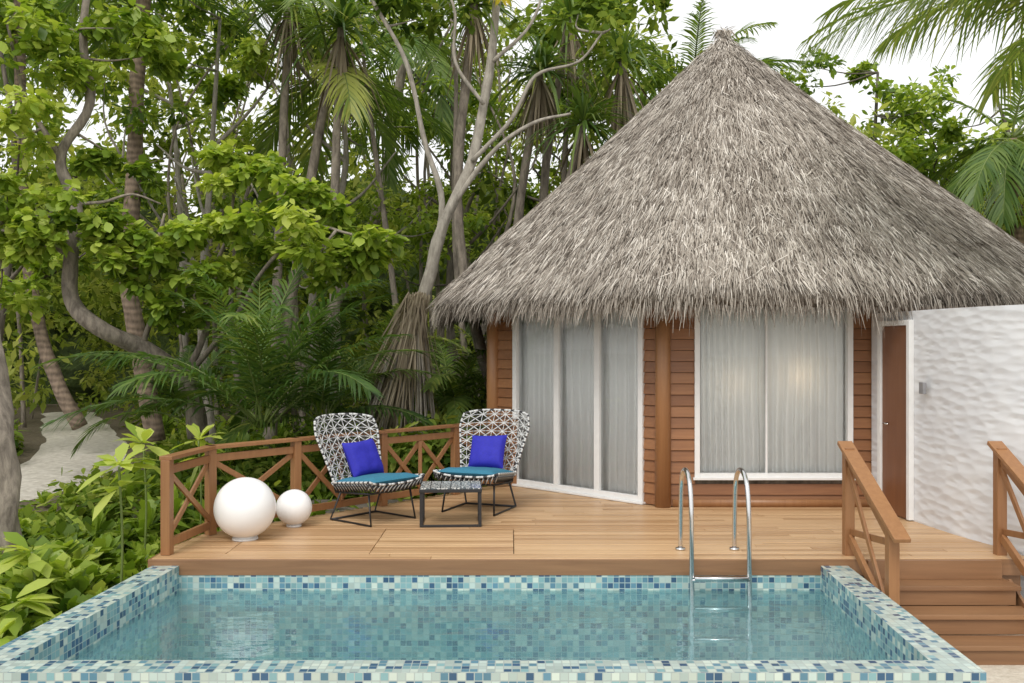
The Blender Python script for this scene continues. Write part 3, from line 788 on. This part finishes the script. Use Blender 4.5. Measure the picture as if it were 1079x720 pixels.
# dry leaf skirt / prop roots at its foot
pd=root('pandanus_plant'); lbd=LB(); apex=S(-100,40,D2-.2)
N=1700; th=rng.uniform(0,2*math.pi,N); hh=rng.uniform(-0.75,0.25,N); tilt=rng.uniform(0.02,0.48,N)
P=np.array(apex)+np.stack([rng.normal(size=N)*.07+hh*.22-.02,rng.normal(size=N)*.08,hh],1)
A=np.stack([np.cos(th)*tilt-0.22,np.sin(th)*tilt,-np.ones(N)],1)
lbd.add(P,A,np.stack([np.cos(th),np.sin(th),0.2+0*th],1)+rng.normal(size=(N,3))*.4,rng.uniform(0.6,1.6,N),rng.uniform(0.012,0.035,N),0,rng.uniform(0.2,1.0,N))
lbd.build('dry_leaf_skirt',L_dead,pd,BLADE)
mb=MB()
for i in range(44):
    a=random.uniform(0,6.283); rr_=random.uniform(0.35,0.85)
    mb.tube(cat([apex+Vector((0,0,-0.05)),apex+Vector((math.cos(a)*rr_*.42-.15,math.sin(a)*rr_*.4,-0.8)),Vector((apex.x-0.35+math.cos(a)*rr_,apex.y+math.sin(a)*rr_,-0.45))],5),random.uniform(.012,.022),6)
mb.build('prop_roots',M_bark2,pd,True)
for (u,v,d,n_,L_) in [(-180,335,16,70,1.5),(30,290,16.5,80,1.3),(75,235,16,70,1.2),(115,300,17,80,1.5),(-40,360,15.5,60,1.2),(60,345,17,70,1.4),(140,240,19,70,1.5),(-235,360,17,60,1.4),(160,180,19,60,1.2)]:
    r_=root('screw_pine_tree'); lb1=LB(); lb2=LB(); c=S(u,v,d)
    rosette(lb1,c,int(n_*1.6),L_,0.05,0.62,-10,85,0.75); lb1.build('strap_leaves',L_palm,r_,BLADE)
    rosette(lb2,c-Vector((0,0,0.1)),int(n_*.7),L_*0.8,0.045,0.4,-85,-40,0.4); lb2.build('dead_leaves',L_dead,r_,BLADE)
    mb=MB(); limb(mb,[Vector((c.x+random.uniform(-.8,.8),c.y+.3,-0.4)),Vector((c.x+random.uniform(-.5,.5),c.y+.2,c.z*0.5)),c],0.10,0.07,8); mb.build('trunk',M_bark1,r_,True)
def palm(pts,r0,r1,nf,L,LL,var,elr=(-30,70),az0=0,leaf=L_palm,bk=M_barkp,ld=0.5,nl=40,name='coconut_palm',drp=(0.7,1.3)):
    r_=root(name); mb=MB(); mb2=MB(); lb=LB()
    q=limb(mb,pts,r0,r1,12,8,0.12) 
    top=q[-1]
    for i in range(nf):
        frond(lb,mb2,top,az0+i*2.399+random.gauss(0,.1),math.radians(random.uniform(*elr)),L*random.uniform(.85,1.1),random.uniform(*drp),LL,0.045,nl,var+random.gauss(0,.1),ld,0.028)
    mb.build('trunk',bk,r_,True); mb2.build('frond_ribs',M_stem,r_,True); lb.build('fronds',leaf,r_,BLADE); return r_
palm([S(-375,-100,17),S(-393,0,17),S(-405,80,17),S(-398,180,17),S(-395,280,17),S(-385,400,17)],0.18,0.12,14,3.2,0.8,0.6)
palm([S(-455,-85,18),S(-478,-40,18),S(-500,30,18.2),S(-515,150,18.6),S(-520,400,19)],0.15,0.10,10,3.0,0.8,0.55,bk=M_barkp)
palm([S(-250,-80,20),S(-205,0,20),S(-180,60,20),S(-140,150,20.5),S(-110,330,21)],0.15,0.10,12,3.2,0.8,0.65,bk=M_bark1)
palm([Vector((-4.6,17.6,-.4)),Vector((-4.0,17.4,3)),Vector((-3.3,17.2,6.9))],0.12,0.08,12,3.0,0.8,0.75,bk=M_bark1)
# right-hand palm whose fronds hang into the frame
r_=root('coconut_palm'); mb=MB(); mb2=MB(); lb=LB(); top=Vector((6.15,9.3,4.95))
limb(mb,[Vector((7.2,9.6,-0.7)),Vector((6.9,9.5,2)),Vector((6.4,9.4,4)),top],0.17,0.12,12)
for az,el,Lf in [(178,24,3.4),(192,34,3.4),(185,44,3.8),(165,30,3.3),(205,28,3.0),(150,40,3.2),(120,40,3.2),(90,30,3.0),(60,35,3.2),(20,30,3.2),(-20,40,3.2),(-60,30,3),(230,55,3.0)]:
    frond(lb,mb2,top,math.radians(az),math.radians(el),Lf,1.15,0.75,0.036,56,0.82,0.8,0.022)
mb.build('trunk',M_barkp,r_,True); mb2.build('frond_ribs',M_stem,r_,True); lb.build('fronds',L_palm,r_,BLADE)
def lowpalm(c,n,L,LL,var,leaf=L_palm,el=(15,80),W=0.04,name='young_palm'):
    r_=root(name); mb2=MB(); lb=LB()
    for i in range(n):
        frond(lb,mb2,Vector(c)+Vector((random.gauss(0,.05),random.gauss(0,.05),0)),i*2.399,math.radians(random.uniform(*el)),L*random.uniform(.8,1.1),random.uniform(0.8,1.5),LL,W,36,var+random.gauss(0,.1),0.45,0.016)
    mb2.build('frond_ribs',M_stem,r_,True); lb.build('fronds',leaf,r_,BLADE)
lowpalm(S(-262,-85,13.0),22,3.0,0.65,0.5,el=(25,88))
lowpalm(S(-200,-80,14.2),14,2.3,0.5,0.55)
lowpalm(S(-345,-75,15.0),10,1.8,0.45,0.55)
lowpalm(S(-60,-70,16),16,2.4,0.5,0.65)
lowpalm(S(-10,-60,17),14,2.2,0.5,0.7)
lowpalm(S(-140,-60,18),14,2.6,0.55,0.65)
r_=root('yellow_palm_frond'); mb2=MB(); lb=LB()
frond(lb,mb2,S(-35,385,15),math.radians(-70),math.radians(0),1.3,1.3,0.4,0.045,24,0.6,0.6)
mb2.build('frond_ribs',M_stem,r_,True); lb.build('leaflets',L_yel,r_,BLADE)
r_=root('old_tree_trunk'); mb=MB(); limb(mb,[Vector((-5.1,9.3,-0.7)),Vector((-5.05,9.35,0.3)),Vector((-5.2,9.5,1.3)),Vector((-5.6,9.9,2.6)),Vector((-6.4,10.5,4.5))],0.24,0.10,16,8,0.35); mb.build('trunk',M_bark1,r_,True)
def autotree(name,x,y,h,spread,n,leaf=L_mid,bk=M_barkd,L=0.2,W=0.11,nl=240,zmin=0.35,r0=0.12,vr=(.35,.8)):
    g=gz(x,y); top=Vector((x+random.uniform(-.8,.8),y,h)); base=Vector((x,y,g-0.1))
    m1=base.lerp(top,0.33)+Vector((random.uniform(-.5,.5),random.uniform(-.3,.3),0)); m2=base.lerp(top,0.66)+Vector((random.uniform(-.6,.6),random.uniform(-.3,.3),0))
    limbs=[([base,m1,m2,top],r0,0.03)]; trunk=cat([base,m1,m2,top],6); cls=[]
    for i in range(6):
        s=trunk[random.randint(6,15)]; a=random.uniform(0,6.283); e=s+Vector((math.cos(a)*spread*.8,math.sin(a)*spread*.8,random.uniform(.6,2.0)))
        limbs.append(([s,s.lerp(e,.5)+Vector((0,0,-.15)),e],0.045,0.015))
    for i in range(n):
        a=random.uniform(0,6.283); rr_=spread*math.sqrt(random.random()); z=random.uniform(h*zmin,h*1.05)
        cls.append((Vector((x+math.cos(a)*rr_,y+math.sin(a)*rr_,z)),random.uniform(.35,.65)))
    return tree(name,limbs,cls,nl,L,W,leaf,bk,vr=vr)
autotree('broadleaf_tree',-9.9,17.5,8.2,2.0,14,L_bright,L=.17,W=.1)
autotree('broadleaf_tree',-5.6,17.8,8.0,2.0,12,L_bright,M_bark2,L=.16,W=.08)
autotree('broadleaf_tree',-3.3,18.5,8.4,2.0,12,L_bright,M_bark2,L=.15,W=.07)
autotree('broadleaf_tree',-1.2,20,8.8,2.2,14,L_bright,L=.16,W=.07)
autotree('broadleaf_tree',1.8,19.8,9.0,2.0,15)
autotree('broadleaf_tree',-7.3,21,9.5,2.6,14,L_bright,M_bark2)
autotree('broadleaf_tree',11.0,20.5,7.4,2.4,24,L_bright,L=.17,W=.09)
autotree('broadleaf_tree',8.0,22,8.2,2.4,22,L_bright,L=.17,W=.09)
autotree('broadleaf_tree',13.8,19,7.2,2.2,22)
palm([Vector((10.5,19,-.4)),Vector((10.2,19,3)),Vector((10.0,19,6.0))],0.15,0.1,16,2.6,0.7,0.65)
palm([Vector((4.2,21,-.4)),Vector((4.4,21,4)),Vector((4.0,21,7.5))],0.15,0.1,16,2.6,0.7,0.65)

# distant forest mass
fo=root('distant_forest'); lb=LB(); mb=MB()
def zmax(x): 
    return 16 if x<2.5 else (16-(x-2.5)*3.0 if x<5 else 8.6+1.4*noise.noise(Vector((x*.35,0,0))))
for i in range(820):
    y=random.uniform(21,35); x=random.uniform(-0.62*y,0.62*y); zm=zmax(x)*(y/30)
    z=-.2+(zm+.2)*random.random()**1.3
    if z<2.2 and nearpath(x,y,1.6): z+=3
    rad=random.uniform(.6,1.3); v0=random.uniform(.25,.9)
    for k in range(3):
        o=Vector(rng.normal(size=3))*rad*.65
        clump(lb,Vector((x,y,z))+o,rad*.6,38,0.27,0.125,v0+random.gauss(0,.08),.7,.3)
lb.build('forest_leaves',L_far,fo,KITE)
for i in range(66):
    y=random.uniform(17.5,30); x=random.uniform(-.6*y,(-.02)*y) if i<50 else random.uniform(.2*y,.6*y); h=random.uniform(7,11) if x<2 else 6
    if nearpath(x,y,1.0): continue
    limb(mb,[Vector((x,y,-.5)),Vector((x+random.uniform(-.5,.5),y,h*.35)),Vector((x+random.uniform(-1,1),y,h*.7)),Vector((x+random.uniform(-1.6,1.6),y,h))],random.uniform(.035,.10),.02,7)
mb.build('forest_trunks',M_bark1,fo,True)
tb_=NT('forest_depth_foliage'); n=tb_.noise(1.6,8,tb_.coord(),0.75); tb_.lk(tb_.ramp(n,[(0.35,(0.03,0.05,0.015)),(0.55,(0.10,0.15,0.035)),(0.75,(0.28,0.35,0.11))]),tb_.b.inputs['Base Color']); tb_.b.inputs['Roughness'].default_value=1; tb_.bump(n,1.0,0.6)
mb=MB(); cols=[]
for i in range(121):
    a=-1.0+2.0*i/120; x=math.sin(a)*46; y=10+math.cos(a)*27
    zt=(min(8.0,zmax(x*0.8))*1.0+noise.noise(Vector((x*.45,0,7)))*2.6); cols.append([(x+noise.noise(Vector((x,k,1)))*.8,y+noise.noise(Vector((x*.8,k*.9,5)))*1.6,-1+(zt+1)*k/14) for k in range(15)])
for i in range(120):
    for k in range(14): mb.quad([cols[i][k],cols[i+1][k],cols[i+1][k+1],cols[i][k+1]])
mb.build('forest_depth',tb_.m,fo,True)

# undergrowth ------------------------------------------------------
ug=root('undergrowth'); lb=LB(); lb2=LB(); lbg=LB()
for i in range(560):
    y=random.uniform(10.5,21); x=random.uniform(-.62*y,-.02*y)
    le=-3.3 if y<10 else left(min(y,13.9))-.4
    if x>le-.1: continue
    if nearpath(x,y,1.25): continue
    hi=.12 if (x<-5.6 and y<15.5) else .5
    c=Vector((x,y,gz(x,y)+random.uniform(.05,hi)))
    if random.random()<.55: clump(lb,c,random.uniform(.2,.3+hi*.4),90,.16,.09,random.uniform(.3,.8),.8)
    else: rosette(lb2,c-Vector((0,0,.1)),16,random.uniform(.3,.4+hi*.7),.10,random.uniform(.3,.7),15,85,.5)
for i in range(260):
    y=random.uniform(12.8,20); x=random.uniform(-.12*y,.02*y)
    c=Vector((x,y,gz(x,y)+random.uniform(.1,1.2)))
    if x>left(min(y,13.9))-.5 and y<14: continue
    clump(lb,c,random.uniform(.3,.5),90,.18,.09,random.uniform(.4,.9),.8)
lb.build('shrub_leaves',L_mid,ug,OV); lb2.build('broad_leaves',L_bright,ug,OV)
gc=root('groundcover_plants'); lb=LB(); lbg=LB()
for i in range(560):
    y=random.uniform(5.6,11.5); x=random.uniform(-.62*y,-3.45)
    if x>-3.3: continue
    dn=min(1,(-3.4-x)/1.0)
    if random.random()>0.5+.5*dn: continue
    far=max(0,(y-8.5)/3)
    sz=random.uniform(.17,.34)*(0.7+.5*dn)*(1-.25*far); z0=gz(x,y)+random.uniform(0.05,.36)*dn*(1-.4*far)
    rosette(lb,(x,y,z0),random.randint(10,18),sz,sz*.42,random.uniform(.25,.85),5,80,.35)
N=9000; yy=rng.uniform(7.2,13,N); xx=rng.uniform(-5.0,-3.25,N)
gP=np.stack([xx,yy,np.array([gz(a_,b_) for a_,b_ in zip(xx,yy)])],1)
lbg.add(gP,np.stack([rng.normal(size=N)*.35,rng.normal(size=N)*.35,np.ones(N)],1),rng.normal(size=(N,3)),rng.uniform(.10,.32,N),.018,.25,rng.uniform(.3,.9,N))
lb.build('broad_leaves',L_bright,gc,OV); lbg.build('grass_blades',L_bright,gc,BLADE)
def sapling(x,y,h,n,L):
    r_=root('sapling'); mb=MB(); z=gz(x,y); mb.tube(cat([(x,y,z),(x+.03,y,z+h*.5),(x,y,z+h)],5),0.012,6); lb=LB()
    rosette(lb,(x,y,z+h),n,L,L*.36,.95,-15,60,.35); rosette(lb,(x,y,z+h*.86),n//2,L,L*.36,.85,-15,40,.45)
    mb.build('stem',M_stem,r_,True); lb.build('leaves',L_bright,r_,OV)
sapling(-3.52,8.5,1.42,16,.34); sapling(-4.0,10.3,1.4,14,.34); sapling(-4.15,8.2,.7,14,.36); sapling(-3.6,10.9,1.4,14,.34); sapling(-3.9,7.4,.5,14,.36); sapling(-4.3,7.3,.75,14,.36); sapling(-3.75,6.9,.35,12,.32)

# ------------------------------------------------------------------ light
w=bpy.data.worlds.new('World'); scene.world=w; w.use_nodes=True; nt=w.node_tree
bg=nt.nodes['Background']; sky=nt.nodes.new('ShaderNodeTexSky'); sky.sky_type='NISHITA'; sky.sun_disc=False
sky.sun_elevation=math.radians(50); sky.sun_rotation=math.radians(200); sky.dust_density=4; sky.air_density=1.2
hs=nt.nodes.new('ShaderNodeHueSaturation'); hs.inputs['Saturation'].default_value=0.25; nt.links.new(sky.outputs[0],hs.inputs['Color'])
mx=nt.nodes.new('ShaderNodeMix'); mx.data_type='RGBA'; mx.inputs['Factor'].default_value=0.65; mx.inputs[7].default_value=(9.6,9.6,9.5,1)
nt.links.new(hs.outputs[0],mx.inputs[6]); nt.links.new(mx.outputs[2],bg.inputs['Color']); bg.inputs['Strength'].default_value=0.15
sd=bpy.data.lights.new('sun','SUN'); sd.energy=1.4; sd.angle=math.radians(25); sd.color=(1,0.96,0.9)
so=bpy.data.objects.new('sun',sd); link(so)
el,az=math.radians(50),math.radians(200)
dirv=Vector((math.sin(az)*math.cos(el),math.cos(az)*math.cos(el),math.sin(el)))
so.rotation_euler=dirv.to_track_quat('Z','Y').to_euler()
# ------------------------------------------------------------------ camera
cd=bpy.data.cameras.new('camera'); cd.lens=33.36; cd.sensor_width=36; cd.clip_end=1000; cd.shift_y=0.0046
co=bpy.data.objects.new('camera',cd); co.location=(0,0,EYE); co.rotation_euler=(math.radians(90),0,0); link(co); scene.camera=co
scene.view_settings.view_transform='Standard'; scene.view_settings.look='None'; scene.view_settings.exposure=0
